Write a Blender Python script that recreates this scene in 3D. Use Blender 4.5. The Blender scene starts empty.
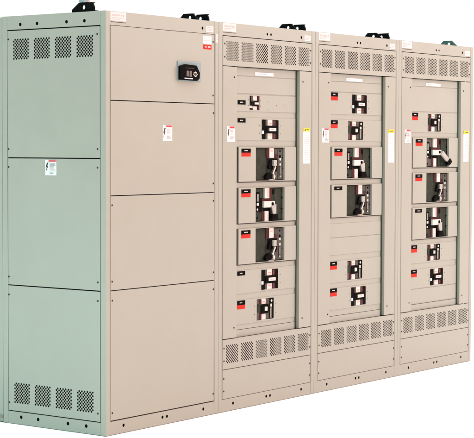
import bpy, bmesh, math, random
from mathutils import Vector, Matrix
random.seed(7)
S = bpy.context.scene
COL = S.collection

# ------------------------------------------------------------------ materials
def nt(name):
    m = bpy.data.materials.new(name); m.use_nodes = True
    t = m.node_tree; b = t.nodes['Principled BSDF']
    return m, t, b

def mat(name, col, rough=.5, metal=0., var=.0, scale=6., bump=0., bscale=400., spec=.5, coat=0.):
    m, t, b = nt(name)
    b.inputs['Base Color'].default_value = (*col, 1)
    b.inputs['Roughness'].default_value = rough
    b.inputs['Metallic'].default_value = metal
    b.inputs['Specular IOR Level'].default_value = spec
    b.inputs['Coat Weight'].default_value = coat
    tc = t.nodes.new('ShaderNodeTexCoord')
    if var > 0:
        n = t.nodes.new('ShaderNodeTexNoise'); n.inputs['Scale'].default_value = scale
        n.inputs['Detail'].default_value = 5; n.inputs['Roughness'].default_value = .6
        t.links.new(tc.outputs['Object'], n.inputs['Vector'])
        r = t.nodes.new('ShaderNodeMapRange')
        r.inputs['From Min'].default_value = .3; r.inputs['From Max'].default_value = .7
        r.inputs['To Min'].default_value = 1 - var; r.inputs['To Max'].default_value = 1 + var
        t.links.new(n.outputs['Fac'], r.inputs['Value'])
        mx = t.nodes.new('ShaderNodeVectorMath'); mx.operation = 'SCALE'
        mx.inputs[0].default_value = col
        t.links.new(r.outputs['Result'], mx.inputs['Scale'])
        t.links.new(mx.outputs['Vector'], b.inputs['Base Color'])
        r2 = t.nodes.new('ShaderNodeMapRange')
        r2.inputs['From Min'].default_value = .3; r2.inputs['From Max'].default_value = .7
        r2.inputs['To Min'].default_value = rough - .06; r2.inputs['To Max'].default_value = rough + .08
        t.links.new(n.outputs['Fac'], r2.inputs['Value'])
        t.links.new(r2.outputs['Result'], b.inputs['Roughness'])
    if bump > 0:
        n2 = t.nodes.new('ShaderNodeTexNoise'); n2.inputs['Scale'].default_value = bscale
        n2.inputs['Detail'].default_value = 2
        t.links.new(tc.outputs['Object'], n2.inputs['Vector'])
        # broad, very shallow oil-canning of the sheet metal on top of the orange peel
        n3 = t.nodes.new('ShaderNodeTexNoise'); n3.inputs['Scale'].default_value = 2.2
        t.links.new(tc.outputs['Object'], n3.inputs['Vector'])
        b1 = t.nodes.new('ShaderNodeBump'); b1.inputs['Strength'].default_value = bump
        b1.inputs['Distance'].default_value = .0006
        b2 = t.nodes.new('ShaderNodeBump'); b2.inputs['Strength'].default_value = .35
        b2.inputs['Distance'].default_value = .006
        t.links.new(n2.outputs['Fac'], b1.inputs['Height'])
        t.links.new(n3.outputs['Fac'], b2.inputs['Height'])
        t.links.new(b2.outputs['Normal'], b1.inputs['Normal'])
        t.links.new(b1.outputs['Normal'], b.inputs['Normal'])
    return m

PAINT = mat('powder_coat', (.312, .308, .266), .42, var=.03, scale=3.5, bump=.10, bscale=500)
INSIDE = mat('interior_shade', (.015, .013, .011), .9, spec=.0)  # near-black: the shade in holes and gaps is put into the colour
SCREEN = mat('vent_backing_grey', (.055, .042, .038), .9, spec=0.)  # dark grey behind the front vent holes and on their rims
TAN = mat('ivory_label_film', (.56, .545, .54), .5, var=.02, scale=20, spec=.2)
SCREW = mat('dark_screw', (.035, .030, .026), .5, spec=.15)
BLACK = mat('black_plastic', (.004, .0035, .0035), .55, var=.1, scale=60, spec=.02)
OLIVE = mat('breaker_case_grey', (.033, .036, .027), .55, var=.3, scale=28, bump=.2, spec=.06)
GREY = mat('breaker_trim_grey', (.075, .066, .058), .5, var=.2, scale=50, spec=.15)
TRIM = mat('light_trim_grey', (.24, .22, .20), .5, spec=.15)
HANDLE = mat('cast_handle_grey', (.36, .34, .31), .4, var=.12, scale=60, bump=.15, spec=.4)
MAROON = mat('dark_red_plastic', (.060, .012, .015), .5, var=.25, scale=50, spec=.08)
CREAM = mat('cream_plastic', (.58, .53, .49), .45, var=.05, scale=40)
WHITE = mat('white_label_film', (.66, .65, .65), .45, var=.02, scale=20)
PINK = mat('rose_print', (.55, .17, .20), .5, var=.15, scale=90)
PALEPINK = mat('pale_rose_print', (.50, .36, .36), .5, var=.15, scale=90)
RED = mat('red_label_film', (.56, .022, .014), .5, var=.05, scale=40, spec=.08)
FAINT = mat('faint_print', (.44, .37, .36), .6, spec=.1)
INK = mat('grey_print', (.27, .26, .28), .6)
DINK = mat('black_print', (.02, .02, .02), .6)
YELLOW = mat('yellow_label_film', (.62, .50, .02), .45)
STEEL = mat('zinc_steel', (.55, .55, .53), .3, metal=.9, var=.1, scale=40)
BEZEL = mat('blue_grey_glass', (.21, .285, .31), .3, spec=.3)
LIFT = mat('black_painted_steel', (.004, .005, .005), .5, var=.2, scale=30, spec=.03)
LIFTG = mat('dark_green_painted_steel', (.045, .10, .085), .38, var=.2, scale=30)
SHACK = mat('galvanised_steel', (.30, .36, .38), .35, metal=.5, var=.1, scale=30)
FLOOR = mat('white_studio_floor', (.94, .94, .94), .9, spec=.0)

# ------------------------------------------------------------------ mesh builder
FRONT = lambda u, w, v: (u, w, v)         # u across, w depth into the cabinet, v up
SIDE = lambda u, w, v: (w, u, v)          # the same on the left side wall

class MB:
    def __init__(s, T=FRONT):
        s.bm = bmesh.new(); s.T = T; s.mats = []
    def mi(s, m):
        if m not in s.mats: s.mats.append(m)
        return s.mats.index(m)
    def face(s, pts, m):
        vs = [s.bm.verts.new(s.T(*p)) for p in pts]
        f = s.bm.faces.new(vs); f.material_index = s.mi(m); return f
    def box(s, u0, u1, v0, v1, w0, w1, m, bev=0.):
        P = [(u0, w0, v0), (u1, w0, v0), (u1, w0, v1), (u0, w0, v1), (u0, w1, v0), (u1, w1, v0), (u1, w1, v1), (u0, w1, v1)]
        vs = [s.bm.verts.new(s.T(*p)) for p in P]
        fs = []
        for q in ((0, 1, 2, 3), (5, 4, 7, 6), (4, 0, 3, 7), (1, 5, 6, 2), (3, 2, 6, 7), (4, 5, 1, 0)):
            f = s.bm.faces.new([vs[i] for i in q]); f.material_index = s.mi(m); fs.append(f)
        if bev > 0:
            es = list({e for f in fs for e in f.edges})
            bmesh.ops.bevel(s.bm, geom=es, offset=bev, segments=2, affect='EDGES', profile=.6, clamp_overlap=True)
        return s
    def prism(s, pts, w0, w1, m):
        a = [s.bm.verts.new(s.T(u, w0, v)) for u, v in pts]
        b = [s.bm.verts.new(s.T(u, w1, v)) for u, v in pts]
        n = len(pts); k = s.mi(m)
        s.bm.faces.new(a).material_index = k
        s.bm.faces.new(b[::-1]).material_index = k
        for i in range(n):
            s.bm.faces.new([a[i], b[i], b[(i+1) % n], a[(i+1) % n]]).material_index = k
        return s
    def disc(s, u, v, r, w0, w1, m, n=14):
        return s.prism([(u + r*math.cos(6.28318*i/n), v + r*math.sin(6.28318*i/n)) for i in range(n)], w0, w1, m)
    def bar(s, p, q, wd, w0, w1, m):      # a bar in the panel plane from p to q
        a = Vector(p); b = Vector(q); d = (b-a).normalized(); nrm = Vector((-d.y, d.x))*wd/2
        return s.prism([tuple(a+nrm), tuple(b+nrm), tuple(b-nrm), tuple(a-nrm)], w0, w1, m)
    def plate(s, u0, u1, v0, v1, w0, w1, m, holes=(), wall=.010):
        """sheet with punched round holes (one row): front skin, side skins, hole walls"""
        k = s.mi(m)
        us = []
        hh = (v1-v0)/2
        hs = sorted(holes)
        cells = []; cur = u0
        for i, (hu, hv, r) in enumerate(hs):
            L = max(cur, hu-hh)
            if i+1 < len(hs): R = min(hu+hh, (hu+hs[i+1][0])/2)
            else: R = min(hu+hh, u1)
            if L > cur + 1e-6: s.face([(cur, w0, v0), (L, w0, v0), (L, w0, v1), (cur, w0, v1)], m)
            cells.append((L, R, hu, hv, r)); cur = R
        if cur < u1-1e-6: s.face([(cur, w0, v0), (u1, w0, v0), (u1, w0, v1), (cur, w0, v1)], m)
        for (L, R, hu, hv, r) in cells:
            n = 16
            angs = sorted(set([2*math.pi*i/n for i in range(n)]))
            cor = sorted([math.atan2(y-hv, x-hu) % (2*math.pi) for x in (L, R) for y in (v0, v1)])
            allA = sorted(angs + cor)
            def rim(a):
                c, q = math.cos(a), math.sin(a); t = 1e9
                if c > 1e-9: t = min(t, (R-hu)/c)
                if c < -1e-9: t = min(t, (L-hu)/c)
                if q > 1e-9: t = min(t, (v1-hv)/q)
                if q < -1e-9: t = min(t, (v0-hv)/q)
                return (hu+c*t, w0, hv+q*t)
            def cir(a, w=w0): return (hu+r*math.cos(a), w, hv+r*math.sin(a))
            for i, a in enumerate(allA):
                b = allA[(i+1) % len(allA)]
                s.face([rim(a), rim(b), cir(b), cir(a)], m)
                s.face([cir(a), cir(b), cir(b, w0+wall), cir(a, w0+wall)], INSIDE)  # hole wall coloured dark in place of shade
            # the dark space behind the hole
            s.face([cir(a, w0+wall) for a in angs], INSIDE)
        s.skin(u0, u1, v0, v1, w0, w1, m)
        return s
    def skin(s, u0, u1, v0, v1, w0, w1, m):
        s.face([(u0, w0, v0), (u0, w1, v0), (u0, w1, v1), (u0, w0, v1)], m)
        s.face([(u1, w0, v0), (u1, w1, v0), (u1, w1, v1), (u1, w0, v1)], m)
        s.face([(u0, w0, v0), (u1, w0, v0), (u1, w1, v0), (u0, w1, v0)], m)
        s.face([(u0, w0, v1), (u1, w0, v1), (u1, w1, v1), (u0, w1, v1)], m)
    def perforated(s, u0, u1, v0, v1, w0, w1, m, groups, px, rp, N, R, r, extra=(), back=None):
        """one row of staggered hole fields; groups = their left edges, all from gv up"""
        gv = extra[0]; gw = (N+.5)*px; gh = (R+1)*rp
        s.face([(u0, w0, v0), (u1, w0, v0), (u1, w0, gv), (u0, w0, gv)], m)
        s.face([(u0, w0, gv+gh), (u1, w0, gv+gh), (u1, w0, v1), (u0, w0, v1)], m)
        cur = u0
        for g in groups:
            s.face([(cur, w0, gv), (g, w0, gv), (g, w0, gv+gh), (cur, w0, gv+gh)], m); cur = g+gw
        s.face([(cur, w0, gv), (u1, w0, gv), (u1, w0, gv+gh), (cur, w0, gv+gh)], m)
        a, b = px/2, rp
        for g in groups:
            for row in range(-1, R+1):
                z = (row+1)*rp; even = (row % 2 == 1)
                xs = [px/2+i*px for i in range(N+1)] if even else [i*px for i in range(N+1)]
                for x in xs:
                    solid = row < 0 or row >= R or x < 1e-6 or x > gw-1e-6
                    D = [(x-a, z), (x, z-b), (x+a, z), (x, z+b)]
                    D = [(min(max(p, 0), gw), min(max(q, 0), gh)) for p, q in D]
                    DD = []
                    for p in D:
                        if not DD or (abs(p[0]-DD[-1][0])+abs(p[1]-DD[-1][1])) > 1e-7: DD.append(p)
                    if abs(DD[0][0]-DD[-1][0])+abs(DD[0][1]-DD[-1][1]) < 1e-7: DD.pop()
                    if len(DD) < 3: continue
                    if solid:
                        s.face([(g+p, w0, gv+q) for p, q in DD], m); continue
                    hv = [(x+r*math.cos(math.pi*k/4), z+r*math.sin(math.pi*k/4)) for k in range(8)]
                    Cn = [(x+a, z), (x, z+b), (x-a, z), (x, z-b)]
                    for k in range(4):
                        A, B = Cn[k], Cn[(k+1) % 4]
                        h0, h1, h2 = hv[2*k], hv[(2*k+1) % 8], hv[(2*k+2) % 8]
                        for tri in ((A, B, h1), (A, h1, h0), (B, h2, h1)):
                            s.face([(g+p, w0, gv+q) for p, q in tri], m)
                    for k in range(8):
                        p, q = hv[k], hv[(k+1) % 8]
                        s.face([(g+p[0], w0, gv+p[1]), (g+q[0], w0, gv+q[1]), (g+q[0], w0+.0018, gv+q[1]), (g+p[0], w0+.0018, gv+p[1])], back or INSIDE)
        s.skin(u0, u1, v0, v1, w0, w1, m)
        # dark sheet put behind the fields so the holes show dark
        s.face([(u0+.004, w1-.001, v0+.004), (u1-.004, w1-.001, v0+.004), (u1-.004, w1-.001, v1-.004), (u0+.004, w1-.001, v1-.004)], back or INSIDE)
        return s
    def build(s, name, parent=None, loc=(0, 0, 0), rot=None, label=None, weld=False):
        if weld: bmesh.ops.remove_doubles(s.bm, verts=s.bm.verts, dist=1e-5)
        bmesh.ops.recalc_face_normals(s.bm, faces=s.bm.faces)
        me = bpy.data.meshes.new(name); s.bm.to_mesh(me); s.bm.free()
        for m in s.mats: me.materials.append(m)
        o = bpy.data.objects.new(name, me); COL.objects.link(o)
        o.parent = parent; o.location = loc
        if rot: o.rotation_euler = rot
        if label: o['label'] = label
        return o

def reuse(me, name, parent, loc, label=None, scale=None):
    o = bpy.data.objects.new(name, me); COL.objects.link(o); o.parent = parent; o.location = loc
    if scale: o.scale = scale
    if label: o['label'] = label
    return o

def thing(name, label, cat, loc, group=None):
    o = bpy.data.objects.new(name, None); COL.objects.link(o)
    o.location = loc; o['label'] = label; o['category'] = cat
    if group: o['group'] = group
    return o

H = 2.286
D = .7706
# ------------------------------------------------------------------ shared small meshes
def screw_mesh(T):
    b = MB(T); b.disc(0, 0, .0052, -.0016, .001, SCREW, 12); b.disc(0, 0, .0030, -.0026, -.001, SCREW, 8)
    o = b.build('screw'); me = o.data; bpy.data.objects.remove(o); return me
SCREW_F = screw_mesh(FRONT); SCREW_S = screw_mesh(SIDE)
def rivet_mesh(rad, w0, w1, m):
    b = MB(); b.disc(0, 0, rad, w0, w1, m, 10); o = b.build('rivet'); me = o.data; bpy.data.objects.remove(o); return me
RIV_S = rivet_mesh(.0030, -.0006, .001, GREY); RIV_L = rivet_mesh(.0045, -.010, 0, BLACK)
def screws(parent, pts, w=0., T=FRONT):
    for (u, v) in pts: reuse(SCREW_F if T is FRONT else SCREW_S, 'screw', parent, T(u, w, v))

def textlines(b, u0, u1, v0, v1, n, w, m=INK, h=None):
    """tiny unreadable lines of print: words of uneven length"""
    st = (v1-v0)/n; h = h or st*.38
    for i in range(n):
        v = v1-(i+.5)*st; u = u0
        while u < u1-.003:
            L = min(random.uniform(.004, .013), u1-u)
            if not (i == n-1 and u > u0+(u1-u0)*.6):
                b.box(u, u+L, v-h/2, v+h/2, w-.0003, w, m)
            u += L+.0025

def danger_label(parent, u0, v0, u1, v1, w=0., T=FRONT):
    b = MB(T)
    b.box(u0, u1, v0, v1, w-.0008, w+.0005, WHITE)
    W_ = u1-u0; Hh = v1-v0
    flip = (T is SIDE)
    def U(f): return u1-f*W_ if flip else u0+f*W_
    def bx(f0, f1, g0, g1, m, ww=w-.0008):
        a, c = sorted((U(f0), U(f1))); b.box(a, c, v0+g0*Hh, v0+g1*Hh, ww-.0004, ww, m)
    bx(.30, 1.0, .86, 1.0, PINK)
    bx(.38, .90, .90, .95, RED, w-.0012)
    bolt = [(.17, .82), (.05, .50), (.15, .52), (.06, .20), (.29, .60), (.19, .59), (.31, .82)]
    b.prism([(U(f), v0+g*Hh) for f, g in bolt], w-.0014, w-.0008, DINK)
    for i, g in enumerate((.76, .70, .64, .56, .50, .44, .36, .28, .20, .12)):
        e = random.uniform(.7, .94)
        bx(.40, e, g-.017, g+.017, PALEPINK if i in (4, 5, 6) else INK)
    return b.build('warning_label', parent)

def hook(parent, u, y0, y1, zb, mtl, shackle=False, near=True, name='lifting_bracket'):
    """hat-shaped lifting bracket standing on the top frame, its plate along the depth"""
    b = MB(lambda p, w, q: (u+w, p, q))
    L = y1-y0; h = .051
    pr = [(y0, zb), (y0, zb+.024), (y0+.012, zb+h), (y1-.050, zb+h), (y1, zb+.016), (y1, zb)]
    if not near: pr = [(y0, zb), (y0, zb+.008), (y0+.048, zb+h), (y1-.034, zb+h), (y1, zb+.018), (y1, zb)]
    hc = ((y0+y1)/2-.004, zb+.026); r = .0125
    n = 20; ring = [(hc[0]+r*math.cos(2*math.pi*i/n), hc[1]+r*math.sin(2*math.pi*i/n)) for i in range(n)]
    # plate with a round eye: bridge the outline to the hole
    def out(a):
        c, s_ = math.cos(a), math.sin(a); best = None
        for i in range(len(pr)):
            x1, z1 = pr[i]; x2, z2 = pr[(i+1) % len(pr)]
            dx, dz = x2-x1, z2-z1; den = c*dz-s_*dx
            if abs(den) < 1e-12: continue
            t = ((x1-hc[0])*dz-(z1-hc[1])*dx)/den; k = ((x1-hc[0])*s_-(z1-hc[1])*c)/den
            if t > 0 and -1e-6 <= k <= 1+1e-6: best = t if best is None else min(best, t)
        return (hc[0]+c*best, hc[1]+s_*best)
    An = sorted([2*math.pi*i/n for i in range(n)] + [math.atan2(z-hc[1], x-hc[0]) % (2*math.pi) for x, z in pr])
    for w in (-.005, .005):
        for i, a in enumerate(An):
            c = An[(i+1) % len(An)]
            q = [out(a), out(c), (hc[0]+r*math.cos(c), hc[1]+r*math.sin(c)), (hc[0]+r*math.cos(a), hc[1]+r*math.sin(a))]
            b.face([(p[0], w, p[1]) for p in q], mtl)
    for i, a in enumerate(An):
        c = An[(i+1) % len(An)]
        A, B = out(a), out(c)
        b.face([(A[0], -.005, A[1]), (B[0], -.005, B[1]), (B[0], .005, B[1]), (A[0], .005, A[1])], mtl)
        A = (hc[0]+r*math.cos(a), hc[1]+r*math.sin(a)); B = (hc[0]+r*math.cos(c), hc[1]+r*math.sin(c))
        b.face([(A[0], -.005, A[1]), (B[0], -.005, B[1]), (B[0], .005, B[1]), (A[0], .005, A[1])], mtl)
    # folded-over top flange and foot
    b.box(pr[2][0]+.002, pr[3][0]-.002, zb+h-.005, zb+h+.0005, .004, .020, mtl, .0015)
    b.box(y0+.002, y1-.002, zb+.0005, zb+.008, .0055, .040, mtl, .0015)
    o = b.build(name, parent, weld=True)
    if shackle:
        c = MB()
        yc = (y0+y1)/2+.004; n_ = 18
        c.T = lambda p, w_, q: (u+p, yc+q, w_)
        c.disc(0, -.012, .030, zb+h+.001, zb+h+.150, SHACK, 24)
        c.build('lifting_shackle', o)
    return o

PW = .0385                                 # width of a corner post
TOP0, BOT1 = 2.211, .0735                  # underside of the top rail, top of the base rail

def frame(cab, W, left_side=False):
    """posts, rails and the dark box they enclose"""
    b = MB(); b.box(.012, W-.012, .012, H-.012, .060, D-.02, INSIDE); b.build('interior_box', cab)  # added box, dark so the panel gaps read as shade
    for (a, c) in ((.0006, PW), (W-PW, W-.0006)):
        for (w0, w1) in ((0., .0385), (D-.0385, D)):
            p = MB(); p.box(a, c, 0, H, w0, w1, PAINT, .0028)
            # rolled inner edge of the post
            if w0 == 0.: 
                e = c-.0045 if a < .1 else a+.0045
                p.box(min(e, e+.002), max(e, e+.002), TOP0-.02 if False else BOT1, TOP0, -.0012, .001, PAINT)
            p.build('corner_post', cab)
    b = MB(); b.box(.004, W-.004, H-.010, H-.003, .004, D-.004, PAINT); b.build('roof_panel', cab)
    b = MB(); b.box(.004, W-.004, .003, H-.012, D-.012, D-.002, PAINT); b.build('rear_panel', cab)
    rt = PW+.0006
    top = MB(); hz = 2.240
    top.plate(rt, W-rt, TOP0, H-.0008, .0015, .040, PAINT, [(W*.846, hz, .0088)] + ([(W*.484, hz, .0080), (W*.522, hz, .0080)] if not left_side else []))
    top = top.build('top_rail', cab, weld=True)
    bs = MB()
    bs.plate(rt, W-rt, .001, BOT1, .0015, .040, PAINT, [(.147*W, .0415, .0092), (.484*W, .0425, .0090), (.524*W, .0425, .0090), (.859*W, .0420, .0092)])
    bs.build('base_rail', cab, weld=True)
    # maker's nameplate, wordless blurred print, and the dark strip under it
    b = MB(); b.box(PW+.001, .168, 2.235, 2.2830, .0009, .0022, TAN)
    for i in range(7):
        u = .052+i*.015; b.box(u, u+.010, 2.262-random.random()*.004, 2.268+random.random()*.004, .0006, .0009, FAINT)
    textlines(b, .052, .155, 2.240, 2.256, 2, .0009, FAINT)
    b.box(PW+.005, .168, 2.2270, 2.2300, .0005, .0025, GREY)
    b.build('maker_label', cab)
    b = MB(); b.box(W*.879, W*.948, 2.221, 2.2555, .0008, .0022, TAN)
    textlines(b, W*.886, W*.940, 2.225, 2.251, 3, .0008, FAINT); b.build('rating_label', cab)

# ------------------------------------------------------------------ the tall blank-panel cabinet at the left
W1 = .9955
c1 = thing('plain_cabinet', 'leftmost cabinet with plain front panels, a small black meter and the grey-green side wall', 'cabinet', (0, 0, 0), 'switchboard cabinets standing in a row')
frame(c1, W1, True)
cuts = [.0770, .7835, 1.2955, 1.8085, 2.2085]
G = .0024
for i in range(4):
    z0, z1 = cuts[i]+G, cuts[i+1]-G
    if i == 3: z1 = cuts[4]
    b = MB(); b.box(PW+.0035, W1-PW-.0030, z0, z1, .0008, .022, PAINT, .0014)
    p = b.build('front_panel', c1)
    sz = {0: [(.0525, .120), (.9475, .120), (.053, .730), (.948, .732)], 1: [(.052, .833), (.948, .831), (.052, 1.245), (.9465, 1.247)],
          2: [(.9455, 1.348), (.9450, 1.756)], 3: [(.9420, 1.857), (.9410, 2.166)]}[i]
    screws(p, sz, .0008)
    if i == 2: danger_label(p, .482, 1.594, .565, 1.681, .0008)
    if i == 3:
        b = MB(); b.box(.848, .925, 2.152, 2.197, -.0002, .0012, WHITE)
        textlines(b, .855, .918, 2.158, 2.192, 4, -.0002, PALEPINK)
        b.box(.848, .925, 2.121, 2.147, -.0004, .0012, RED); b.box(.862, .880, 2.131, 2.137, -.0008, -.0004, PALEPINK)
        b.box(.890, .914, 2.130, 2.139, -.0008, -.0004, PALEPINK)
        b.build('inspection_label', p)
        # digital meter behind a glazed window
        m = MB(); m.box(.608, .820, 1.933, 2.043, -.006, .002, BEZEL, .002)
        mo = m.build('meter_window', p)
        m = MB()
        m.prism([(.612, 1.938), (.612, 2.014), (.660, 2.026), (.763, 2.022), (.775, 2.004), (.792, 1.982), (.790, 1.950), (.768, 1.935)], -.020, -.0045, BLACK)
        me = m.build('meter_body', mo)
        m = MB()
        cu, cv = .748, 1.972
        for k in range(8):
            a = math.pi*k/4
            m.disc(cu+.0155*math.cos(a), cv+.0120*math.sin(a), .0036, -.0222, -.0198, CREAM, 8)
        m.disc(cu, cv, .0075, -.0225, -.0198, GREY, 12)
        m.build('dial', me)
        m = MB()
        m.box(.668, .690, 1.958, 1.990, -.0212, -.0198, mat('lcd_grey', (.075, .075, .072), .25)); m.box(.696, .716, 1.956, 1.990, -.0212, -.0198, mat('lcd_grey', (.09, .09, .085), .25))
        m.box(.660, .735, 2.004, 2.0065, -.0208, -.0198, GREY)
        m.build('display', me)
        m = MB()
        for k in range(8): m.box(.651+k*.0095, .658+k*.0095, 1.943, 1.9495, -.0208, -.0198, WHITE)
        m.build('lettering', me)
b = MB(); b.box(.9610, .9865, 2.164, 2.212, -.0008, .0012, TAN); textlines(b, .9635, .984, 2.168, 2.208, 4, -.0008, FAINT); b.build('post_label', c1)

# side wall
sp = [.0715, .7820, 1.4965, 2.2085]
gs = [.0855, .2440, .4020, .5600]
def PX(n): return n
for i in range(3):
    b = MB(SIDE); z0, z1 = sp[i]+G*1.3, sp[i+1]-G*1.3
    if i == 2: z1 = 2.2035
    a0, a1 = PW+.004, D-PW-.004
    if i == 1: b.box(a0, a1, z0, z1, .0008, .022, PAINT, .0014)
    else:
        b.perforated(a0, a1, z0, z1, .0008, .020, PAINT, gs, .0198, .00955, 6, 12, .0060, (.1140 if i == 0 else 2.0385,))
    p = b.build('side_panel', c1, weld=True)
    screws(p, {0: [(.059, .118), (.722, .118), (.058, .729), (.723, .728)], 1: [(.058, .829), (.723, .829), (.059, 1.447), (.722, 1.445)],
               2: [(.059, 1.547), (.722, 1.545), (.060, 2.162), (.721, 2.157)]}[i], .0008, SIDE)
    if i == 1: danger_label(p, .359, 1.402, .443, 1.487, .0008, SIDE)
b = MB(SIDE); b.plate(PW+.0006, D-PW-.0006, TOP0-.001, H-.0008, .0015, .03, PAINT, [(x, 2.237, .0098) for x in (.153, .283, .502, .630)]); b.build('top_rail', c1, weld=True)
b = MB(SIDE); b.plate(PW+.0006, D-PW-.0006, .001, .0690, .0015, .03, PAINT, [(x, .0415, .0100) for x in (.144, .278, .502, .632)]); b.build('base_rail', c1, weld=True)
# rear half of the same enclosure, only its edge in view
b = MB(); b.box(.004, W1, .004, 2.283, D+.004, D+.60, PAINT, .003)
b.build('rear_section', c1)
b = MB(); b.box(-.003, .002, .022, .040, D+.004, D+.60, TRIM, .001); b.build('rear_sill', c1)
hook(c1, .030, .105, .265, H, LIFT, True)
hook(c1, W1-.055, .100, .250, H, LIFT, near=False)

# ------------------------------------------------------------------ breakers
YC = .025      # the breaker column lies back from the covers by this much
def opening_panel(b, u0, u1, v0, v1, a0, a1, c0, c1, w0, w1, m):
    """flat panel with one rectangular cut-out"""
    for (p, q, r, s) in ((u0, a0, v0, v1), (a1, u1, v0, v1), (a0, a1, v0, c0), (a0, a1, c1, v1)):
        if q-p > 1e-5 and s-r > 1e-5:
            b.face([(p, w0, r), (q, w0, r), (q, w0, s), (p, w0, s)], m)
    b.skin(u0, u1, v0, v1, w0, w1, m); b.skin(a0, a1, c0, c1, w0, w1, m)

def nameplates(par, u, v, w, both, wd=.078, hh=.026):
    b = MB(); b.box(u, u+wd, v-hh, v, w-.0022, w+.001, BLACK, .0006)
    k = wd*.3
    while k < wd*.62:
        e = random.uniform(.004, .009); b.box(u+k, u+k+e, v-hh*.60, v-hh*.38, w-.0026, w-.0022, CREAM); k += e+.003
    b.build('nameplate', par)
    if both:
        b = MB(); b.box(u, u+wd, v-hh*1.95, v-hh-.0006, w-.0014, w+.001, RED, .0004); b.build('red_tag', par)

def small_breaker(cab, s, v0, v1, kind, both):
    w = YC-.0032
    u0, u1 = .196, .8135*s
    if kind == 'A': a0, a1 = .4575, .6310
    elif kind == 'B': a0, a1 = .4110, .5860
    else: a0, a1 = .333, .430
    a0 *= s; a1 *= s
    c0, c1 = v0+.009, v1-.009
    if kind == 'C': c0, c1 = v0+.010, v1-.006
    b = MB(); opening_panel(b, u0, u1, v0, v1, a0, a1, c0, c1, w, YC+.008, PAINT)
    p = b.build('circuit_breaker', cab)
    A = a1-a0; Cc = c1-c0
    X = lambda f: a0+f*A
    Z = lambda g: c1-g*Cc
    def bx(b, f0, f1, g0, g1, w0, m, w1=YC+.010, bev=.0008): b.box(X(f0), X(f1), Z(g1), Z(g0), w0, w1, m, bev)
    b = MB()
    b.box(a0-.001, a1+.001, c0-.001, c1+.001, YC+.008, YC+.016, OLIVE)
    if kind == 'A':
        bx(b, .01, .20, 0, 1, w-.004, BLACK); bx(b, .20, .355, .0, .36, w+.001, GREY); bx(b, .20, .355, .36, .66, w-.001, BLACK); bx(b, .20, .355, .66, 1, w+.001, GREY)
        bx(b, .66, .87, .03, .36, w+.001, MAROON); bx(b, .66, .87, .64, 1, w+.001, MAROON); bx(b, .87, .99, .03, 1, w-.003, BLACK)
        bx(b, .70, .76, .06, .30, w+.0002, GREY); bx(b, .72, .78, .72, .96, w+.0002, GREY)
    elif kind == 'B':
        bx(b, .01, .14, .03, .98, w+.001, GREY); bx(b, .14, .27, .03, .98, w-.002, MAROON)
        bx(b, .03, .22, .24, .62, w-.003, OLIVE)
        bx(b, .56, .74, .01, .98, w+.001, GREY); bx(b, .74, .99, 0, .97, w-.003, BLACK)
    else:
        bx(b, .03, .32, 0, .68, w-.004, BLACK); bx(b, .10, .26, .03, .4, w-.0045, GREY); bx(b, .02, .30, .90, 1, w-.003, BLACK)
        bx(b, .85, .98, 0, 1, w-.004, MAROON); bx(b, .30, .85, .36, .46, w-.003, BLACK); bx(b, .30, .85, .62, .72, w-.003, BLACK); bx(b, .22, .45, .40, .70, w-.005, BLACK)
    b.build('breaker_body', p)
    # paper-white rating labels above and below the toggle
    b = MB()
    if kind == 'A': bx(b, .365, .655, .0, .31, w+.0025, CREAM); bx(b, .43, .60, .16, .20, w+.0020, PINK, w+.003, 0)
    elif kind == 'B': bx(b, .28, .55, .0, .26, w+.0025, CREAM); bx(b, .36, .50, .13, .16, w+.0020, PINK, w+.003, 0)
    else: bx(b, .34, .83, 0, .34, w+.003, CREAM)
    b.build('rating_strip', p); b = MB()
    if kind == 'A': bx(b, .365, .655, .70, 1, w+.0025, CREAM); bx(b, .43, .60, .82, .85, w+.0020, PINK, w+.003, 0)
    elif kind == 'B': bx(b, .28, .55, .72, 1, w+.0025, CREAM)
    else: bx(b, .34, .83, .74, 1, w+.003, CREAM)
    b.build('rating_strip', p)
    if kind == 'C':
        b = MB(); bx(b, .02, .30, .70, .88, w+.003, CREAM); b.build('trip_button', p)
    b = MB()
    if kind == 'A':
        bx(b, .20, .87, .32, .395, w-.006, BLACK); bx(b, .20, .87, .62, .70, w-.006, BLACK); bx(b, .22, .36, .39, .64, w-.007, BLACK)
        bx(b, .40, .82, .41, .60, w-.0070, CREAM, YC+.01, .0015); bx(b, .50, .68, .495, .52, w-.0076, PINK, w-.007, 0)
        b.build('toggle_handle', p)
        b = MB(); bx(b, -.02, .085, .57, .73, w-.006, WHITE); b.build('trip_button', p)
    elif kind == 'B':
        bx(b, .22, .66, .27, .36, w-.006, BLACK); bx(b, .22, .66, .60, .70, w-.006, BLACK); bx(b, .20, .40, .33, .62, w-.009, BLACK); bx(b, .57, .66, .33, .62, w-.008, BLACK)
        bx(b, .41, .565, .38, .59, w-.011, CREAM, YC+.01, .0015)
        b.build('toggle_handle', p)
        b = MB(); b.disc(X(.84), Z(.13), .0072, w-.006, w, CREAM, 14); bx(b, .78, .87, .28, .42, w-.005, CREAM); bx(b, .77, .88, .47, .96, w-.004, GREY); bx(b, .79, .83, .50, .92, w-.0045, TRIM)
        b.build('indicator_strip', p)
    else:
        bx(b, .44, .83, .47, .61, w-.010, CREAM, YC+.01, .001)
        b.build('toggle_handle', p)
    nm = v1-(.004 if kind != 'C' else .034)
    if kind == 'A' and both: nm = v1-.001
    nameplates(p, .2125, nm, w, both)
    # little fixing holes in the escutcheon
    for (f, g) in ((-.14, .3), (-.14, .7), (1.14, .32), (1.14, .72)): reuse(RIV_S, 'rivet', p, (X(f), w, Z(g)))
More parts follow.
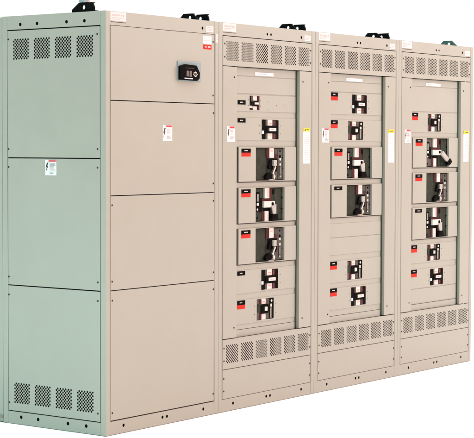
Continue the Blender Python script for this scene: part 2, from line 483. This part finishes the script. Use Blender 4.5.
    if kind == 'C':
        for (uu, vv) in ((.52, .06), (.61, .04), (.70, .045), (.52, .012)): reuse(RIV_S, 'rivet', p, (uu*s, w, v0+vv))
    return p

def large_breaker(cab, s, v0, v1, kind, both):
    w = YC-.010
    u0, u1 = .2165, .8135*s
    a0, a1 = .388*s, .690*s
    c0, c1 = v0+.003, v1-.003
    b = MB(); opening_panel(b, u0, u1, v0, v1, a0, a1, c0, c1, w, YC+.006, PAINT)
    b.box(u0-.0065, u0-.0003, v0-.002, v1, YC-.001, YC+.004, BLACK)
    b.box(u0-.006, u1, v0-.0065, v0-.0003, YC-.001, YC+.004, GREY)
    p = b.build('circuit_breaker', cab)
    A = a1-a0; Cc = c1-c0
    X = lambda f: a0+f*A
    Z = lambda g: c1-g*Cc
    def bx(b, f0, f1, g0, g1, w0, m, w1=YC+.012, bev=.001): b.box(X(f0), X(f1), Z(g1), Z(g0), w0, w1, m, bev)
    bk = YC+.010
    b = MB()
    b.box(a0-.002, a1+.002, c0-.002, c1+.002, bk, bk+.01, OLIVE)
    if kind == 'R':
        bx(b, .44, .98, .02, .98, bk-.004, GREY if False else OLIVE); bx(b, .70, .98, .04, .98, bk-.007, GREY)
        bx(b, .04, .42, .03, .97, bk-.002, OLIVE)
        bx(b, .42, .52, .01, .32, bk-.008, MAROON); bx(b, .67, .78, .20, .42, bk-.008, MAROON)
        bx(b, .47, .80, .33, .66, bk-.009, BLACK)
    else:
        bx(b, .03, .30, .03, .97, bk-.006, GREY if kind == 'T' else OLIVE); bx(b, .52, .60, .01, .33, bk-.009, MAROON)
        bx(b, .60, .70, .06, .22, bk-.009, BLACK); bx(b, .26, .62, .33, .42, bk-.008, MAROON)
        bx(b, .28, .55, .60, .70, bk-.010, BLACK); bx(b, .27, .34, .66, .99, bk-.009, MAROON); bx(b, .48, .56, .66, .99, bk-.009, BLACK)
        bx(b, .19, .27, .30, .72, bk-.009, BLACK)
        bx(b, .72, .97, .04, .96, bk-.003, OLIVE)
    b.build('breaker_body', p)
    b = MB()
    if kind == 'R': bx(b, .515, .67, .01, .31, bk-.010, CREAM); bx(b, .55, .63, .10, .12, bk-.0105, PINK, bk-.009, 0)
    else:
        bx(b, .35, .51, .01, .32, bk-.011, CREAM); bx(b, .44, .50, .05, .28, bk-.0115, PALEPINK, bk-.0105, 0)
    b.build('rating_strip', p); b = MB()
    if kind == 'R': bx(b, .50, .68, .96, .995, bk-.010, CREAM)
    else:
        bx(b, .35, .485, .70, .99, bk-.011, CREAM); bx(b, .35, .37, .72, .97, bk-.0115, PALEPINK, bk-.0105, 0)
    b.build('rating_strip', p)
    b = MB()
    if kind == 'R':
        bx(b, .61, .72, .385, .56, bk-.022, HANDLE, bk, .002)
        b.bar((X(.66), Z(.58)), (X(.56), Z(.80)), .012, bk-.026, bk-.014, STEEL)
        b.bar((X(.72), Z(.60)), (X(.68), Z(.72)), .014, bk-.022, bk-.010, BLACK)
        b.prism([(X(.36), Z(.96)), (X(.34), Z(.88)), (X(.40), Z(.80)), (X(.48), Z(.76)), (X(.56), Z(.86)), (X(.54), Z(.96))], bk-.022, bk, BLACK)
        b.disc(X(.585), Z(.88), .011, bk-.032, bk-.010, STEEL, 16); b.disc(X(.585), Z(.88), .004, bk-.034, bk-.030, CREAM, 10)
        b.bar((X(.47), Z(.63)), (X(.52), Z(.42)), .018, bk-.020, bk-.006, BLACK)
        b.bar((X(.63), Z(.70)), (X(.66), Z(.97)), .008, bk-.016, bk-.006, STEEL)
    else:
        bx(b, .285, .655, .405, .59, bk-.022, CREAM, bk-.006, .003)
        b.disc(X(.565), Z(.485), .0095, bk-.027, bk-.022, BLACK, 16)
        if kind == 'S':
            b.prism([(X(.52), Z(.56)), (X(.675), Z(.50)), (X(.675), Z(.80)), (X(.57), Z(.80))], bk-.028, bk-.0225, HANDLE)
            b.prism([(X(.53), Z(.79)), (X(.695), Z(.79)), (X(.73), Z(.97)), (X(.51), Z(.95))], bk-.034, bk-.012, BLACK)
        else:
            b.prism([(X(.60), Z(.58)), (X(.67), Z(.44)), (X(.97), Z(.74)), (X(.86), Z(.83))], bk-.034, bk-.0225, HANDLE)
            b.prism([(X(.84), Z(.84)), (X(.97), Z(.71)), (X(1.05), Z(.83)), (X(.93), Z(.95)), (X(.85), Z(.91))], bk-.040, bk-.020, BLACK)
    b.build('operating_handle', p)
    b = MB()
    if kind == 'R':
        bx(b, .80, .95, .06, .97, bk-.010, GREY); 
        for (g, m, r) in ((.11, BLACK, .006), (.36, CREAM, .008), (.27, BLACK, .009), (.52, STEEL, .009), (.88, CREAM, .005)): b.disc(X(.875), Z(g), r, bk-.013, bk-.009, m, 12)
        bx(b, .855, .89, .60, .82, bk-.013, TRIM); bx(b, .83, .86, .56, .9, bk-.012, BLACK)
    else:
        bx(b, .055, .185, .13, .70, bk-.009, BLACK); bx(b, .085, .145, .18, .41, bk-.0105, TRIM); bx(b, .08, .155, .44, .53, bk-.0105, CREAM)
        b.disc(X(.10), Z(.64), .0065, bk-.012, bk-.008, CREAM, 12); b.disc(X(.15), Z(.60), .007, bk-.012, bk-.008, BLACK, 12); b.disc(X(.11), Z(.89), .006, bk-.009, bk-.005, BLACK, 12)
    b.build('indicator_strip', p)
    for f in ((.04, .965)):
        for g in (.31, .65): reuse(RIV_L, 'rivet', p, (X(f), bk, Z(g)))
    nameplates(p, .2425*s, v1-.010, w, both, .092, .024)
    return p

_rshade = []
def mat_recess_shade():
    if not _rshade: _rshade.append(mat('olive_recess_shade', (.085, .078, .045), .8, spec=.1))  # dark olive stands in for shade on the recess wall
    return _rshade[0]

# ------------------------------------------------------------------ the three breaker cabinets
def breaker_cabinet(x0, W, label, rows, seams):
    s = W
    c = thing('breaker_cabinet', label, 'cabinet', (x0, 0, 0), 'switchboard cabinets standing in a row')
    frame(c, W)
    pi, pf = PW+.0035, W-PW-.0030
    px = .0198*s; gr = [(.069+.1483*i)*s for i in range(6)]
    # upper and lower vent panels
    b = MB(); b.perforated(pi, pf, 2.0355, 2.2065, .0008, .018, PAINT, gr, px, .0095, 6, 12, .0053, (2.0600,), SCREEN)
    p = b.build('vent_panel', c, weld=True); screws(p, [(.058*s, 2.163), (.058*s, 2.086), (.948*s, 2.163), (.948*s, 2.086)], .0008)
    b = MB(); b.perforated(pi, pf, .2510, .4255, .0008, .018, PAINT, [g+.003 for g in gr], px, .0090, 6, 12, .0051, (.2800,), SCREEN)
    p = b.build('vent_panel', c, weld=True); screws(p, [(.056*s, .375), (.056*s, .300), (.952*s, .375), (.952*s, .300)], .0008)
    b = MB(); b.box(pi, pf, BOT1+.0025, .2475, .0008, .018, PAINT, .0014)
    p = b.build('kick_panel', c); screws(p, [(.054*s, .196), (.054*s, .122), (.953*s, .196), (.953*s, .122)], .0008)
    # wiring covers either side of the column
    b = MB(); b.box(pi, .1765, .4305, 2.0310, .0, .030, PAINT, .0016)
    p = b.build('left_cover', c); screws(p, [(.152, 1.970), (.152, .490)], 0)
    danger_label(p, .080, 1.590, .155, 1.681, 0.)
    b = MB(); b.box(.8290*s, pf, .4305, 2.0310, .0, .040, PAINT, .0016)
    p = b.build('right_cover', c)
    g_ = MB(); g_.box(.8262*s, .8288*s, .4310, 2.0310, .0195, .0245, mat_recess_shade(), .0003); g_.build('recess_shade_strip', p); screws(p, [(.863*s, 1.966), (.864*s, .490)], 0)  # added strip, recess shade put into its colour
    b = MB(); u0, u1 = .868*s, .940*s
    b.box(u0, u1, 1.457, 1.679, -.0010, .0006, WHITE); b.box(u0, u1, 1.657, 1.680, -.0014, .0006, YELLOW)
    b.prism([(u0+.012, 1.662), (u0+.028, 1.662), (u0+.020, 1.675)], -.0019, -.0013, DINK); b.box(u0+.034, u1-.012, 1.666, 1.671, -.0018, -.0014, GREY)
    textlines(b, u0+.012, u1-.010, 1.475, 1.648, 15, -.0010, INK, .0026)
    b.build('instruction_label', p)
    # the column: a backing pan with pressed seams, and the breakers fixed on it
    b = MB()
    brk = sorted([(z0, z1) for k_, z0, z1, bo in rows]); cur = .4710; ur = .8150*s
    def cell(a0_, a1_, z0_, z1_): b.face([(a0_, YC, z0_), (a1_, YC, z0_), (a1_, YC, z1_), (a0_, YC, z1_)], PAINT)
    for (z0, z1) in brk + [(2.0330, None)]:
        cell(.168, .200, cur, z0); cell(.200, ur, cur, z0)
        if z1: cell(.168, .200, z0, z1); cur = z1
    b.build('column_pan', c, weld=True)
    b = MB(); b.box(.168, .8150*s, .4265, .4685, YC-.002, .034, PAINT, .0010); b.build('column_sill', c)
    b = MB(); b.box(.385*s, .575*s, 1.9885, 2.0085, YC-.0056, YC-.0005, WHITE, .0005)
    textlines(b, .40*s, .56*s, 1.993, 2.004, 1, YC-.0056, INK, .003); b.build('section_label', c)
    for (z0, z1) in seams:
        b = MB(); b.box(.196 if z1 < 1.1 or z0 > 1.85 else .196, .8135*s, z0, z1, YC-.0030, YC+.001, PAINT, .0010); b.build('blank_panel', c)
    for (kind, z0, z1, both) in rows:
        (small_breaker if kind in 'ABC' else large_breaker)(c, s, z0, z1, kind, both)
    return c

W2, W3, W4 = 1.0004, 1.0114, 1.0351
X2 = W1; X3 = X2+W2; X4 = X3+W3
breaker_cabinet(X2, W2, 'cabinet with seven breakers, directly right of the plain cabinet with the black meter',
    [('C', 1.773, 1.872, False), ('A', 1.599, 1.735, False), ('R', 1.353, 1.560, True), ('S', 1.105, 1.317, True), ('R', .860, 1.072, True),
     ('A', .684, .823, False), ('B', .501, .647, True)], [(1.879, 1.979), (1.984, 2.0305)])
breaker_cabinet(X3, W3, 'third cabinet from the left, with plain blank plates below its two large breakers',
    [('A', 1.772, 1.912, True), ('B', 1.598, 1.737, True), ('S', 1.354, 1.561, True), ('R', 1.108, 1.317, False), ('B', .685, .826, True), ('A', .510, .650, True)],
    [(1.918, 1.980), (1.984, 2.0305), (.978, 1.066), (.864, .974)])
breaker_cabinet(X4, W4, 'rightmost cabinet, whose uppermost large breaker has its lever swung out to the lower right',
    [('B', 1.663, 1.803, True), ('T', 1.420, 1.627, True), ('R', 1.172, 1.383, True), ('S', .922, 1.141, False), ('B', .755, .886, True), ('A', .580, .712, True)],
    [(1.810, 1.980), (1.984, 2.0305), (.476, .574)])
cabs = [o for o in COL.objects if o.name.startswith('breaker_cabinet')]
for o, W, last in zip(cabs, (W2, W3, W4), (0, 0, 1)):
    hook(o, .035, .100, .235, H, LIFT) if True and o is not None else None
    hook(o, W-.055, .100, .250, H, LIFTG if last else LIFT, near=False)

# ------------------------------------------------------------------ floor
b = MB(); b.face([(-60, -60, -.002), (80, -60, -.002), (80, 90, -.002), (-60, 90, -.002)], FLOOR)
fl = b.build('floor'); fl['kind'] = 'structure'; fl['label'] = 'seamless white floor under the cabinets'

# ------------------------------------------------------------------ light: white surround tinted by direction, plus added fill lamps
w = bpy.data.worlds.new('World'); S.world = w; w.use_nodes = True
t = w.node_tree; bg = t.nodes['Background']
tc = t.nodes.new('ShaderNodeTexCoord'); sx = t.nodes.new('ShaderNodeSeparateXYZ'); t.links.new(tc.outputs['Generated'], sx.inputs[0])
def mr(src, a, b_, c, d):
    n = t.nodes.new('ShaderNodeMapRange'); n.interpolation_type = 'SMOOTHSTEP'
    for k, v in zip(('From Min', 'From Max', 'To Min', 'To Max'), (a, b_, c, d)): n.inputs[k].default_value = v
    t.links.new(src, n.inputs['Value']); return n.outputs['Result']
def mix(f, A, B):
    n = t.nodes.new('ShaderNodeMix'); n.data_type = 'RGBA'; t.links.new(f, n.inputs['Factor'])
    for sck, v in ((n.inputs[6], A), (n.inputs[7], B)):
        if isinstance(v, tuple): sck.default_value = (*v, 1)
        else: t.links.new(v, sck)
    return n.outputs[2]
BACKW = (1.02, 1.02, 1.02); LEFTW = (.19, .92, .93); LEFTUP = (.12, .38, .34); FRONTW = (2.14, 1.05, .77); TOPW = (2.2, 2.2, 2.2)
lw = mix(mr(sx.outputs['Z'], .0, .5, 0, 1), LEFTW, LEFTUP)
c = mix(mr(sx.outputs['X'], .05, -.30, 0, 1), BACKW, lw)
dt = t.nodes.new('ShaderNodeVectorMath'); dt.operation = 'DOT_PRODUCT'; dt.inputs[1].default_value = (.75, -1, 0)
t.links.new(tc.outputs['Generated'], dt.inputs[0])
c = mix(mr(dt.outputs['Value'], .15, .85, 0, 1), c, FRONTW)
c = mix(mr(sx.outputs['Z'], .55, .85, 0, 1), c, TOPW)
t.links.new(c, bg.inputs['Color']); bg.inputs['Strength'].default_value = 1.0

def area(name, loc, target, size, power, col):
    l = bpy.data.lights.new(name, 'AREA'); l.shape = 'RECTANGLE'; l.size, l.size_y = size; l.energy = power; l.color = col
    o = bpy.data.objects.new(name, l); COL.objects.link(o); o.location = loc
    o.rotation_euler = (Vector(target)-Vector(loc)).to_track_quat('-Z', 'Y').to_euler(); return o
area('overhead_fill', (1.5, -1.5, 6.5), (1.5, -1.5, 0), (9, 7), 300, (1, 1, 1))  # added fill that keeps the floor white, no known lamp
area('right_fill', (5.6, -3.2, 3.6), (4.3, 0, 1.7), (1.6, 1.6), 85, (.72, .94, 1))  # added cool fill to brighten the cabinets at the right

area('left_fill', (-2.6, 1.2, .35), (0, .4, .5), (1.6, .8), 24, (.45, 1, .9))  # added greenish fill, lifts the lower part of the side wall

# ------------------------------------------------------------------ camera
cx, cy, f = 235.5638, 220.4010, 1672.1448
yaw, pit, rol = .92905225, -.04399521, .00239779
F = Vector((math.sin(yaw)*math.cos(pit), math.cos(yaw)*math.cos(pit), math.sin(pit)))
R = Vector((math.cos(yaw), -math.sin(yaw), 0)); U = R.cross(F)
R2 = R*math.cos(rol)+U*math.sin(rol); U2 = -R*math.sin(rol)+U*math.cos(rol)
cd = bpy.data.cameras.new('camera'); cam = bpy.data.objects.new('camera', cd); COL.objects.link(cam)
M = Matrix((R2, U2, -F)).transposed().to_4x4(); M.translation = Vector((-6.7535208, -5.9144417, 1.5609732))
cam.matrix_world = M
cd.sensor_fit = 'HORIZONTAL'; cd.sensor_width = 36; cd.lens = 36*f/474
cd.shift_x = (237-cx)/474; cd.shift_y = (cy-219)/474
cd.clip_end = 500; cd.clip_start = .1
S.camera = cam
S.view_settings.view_transform = 'Standard'; S.view_settings.look = 'None'; S.view_settings.exposure = 0; S.view_settings.gamma = 1
S.render.resolution_x = 1024; S.render.resolution_y = 946
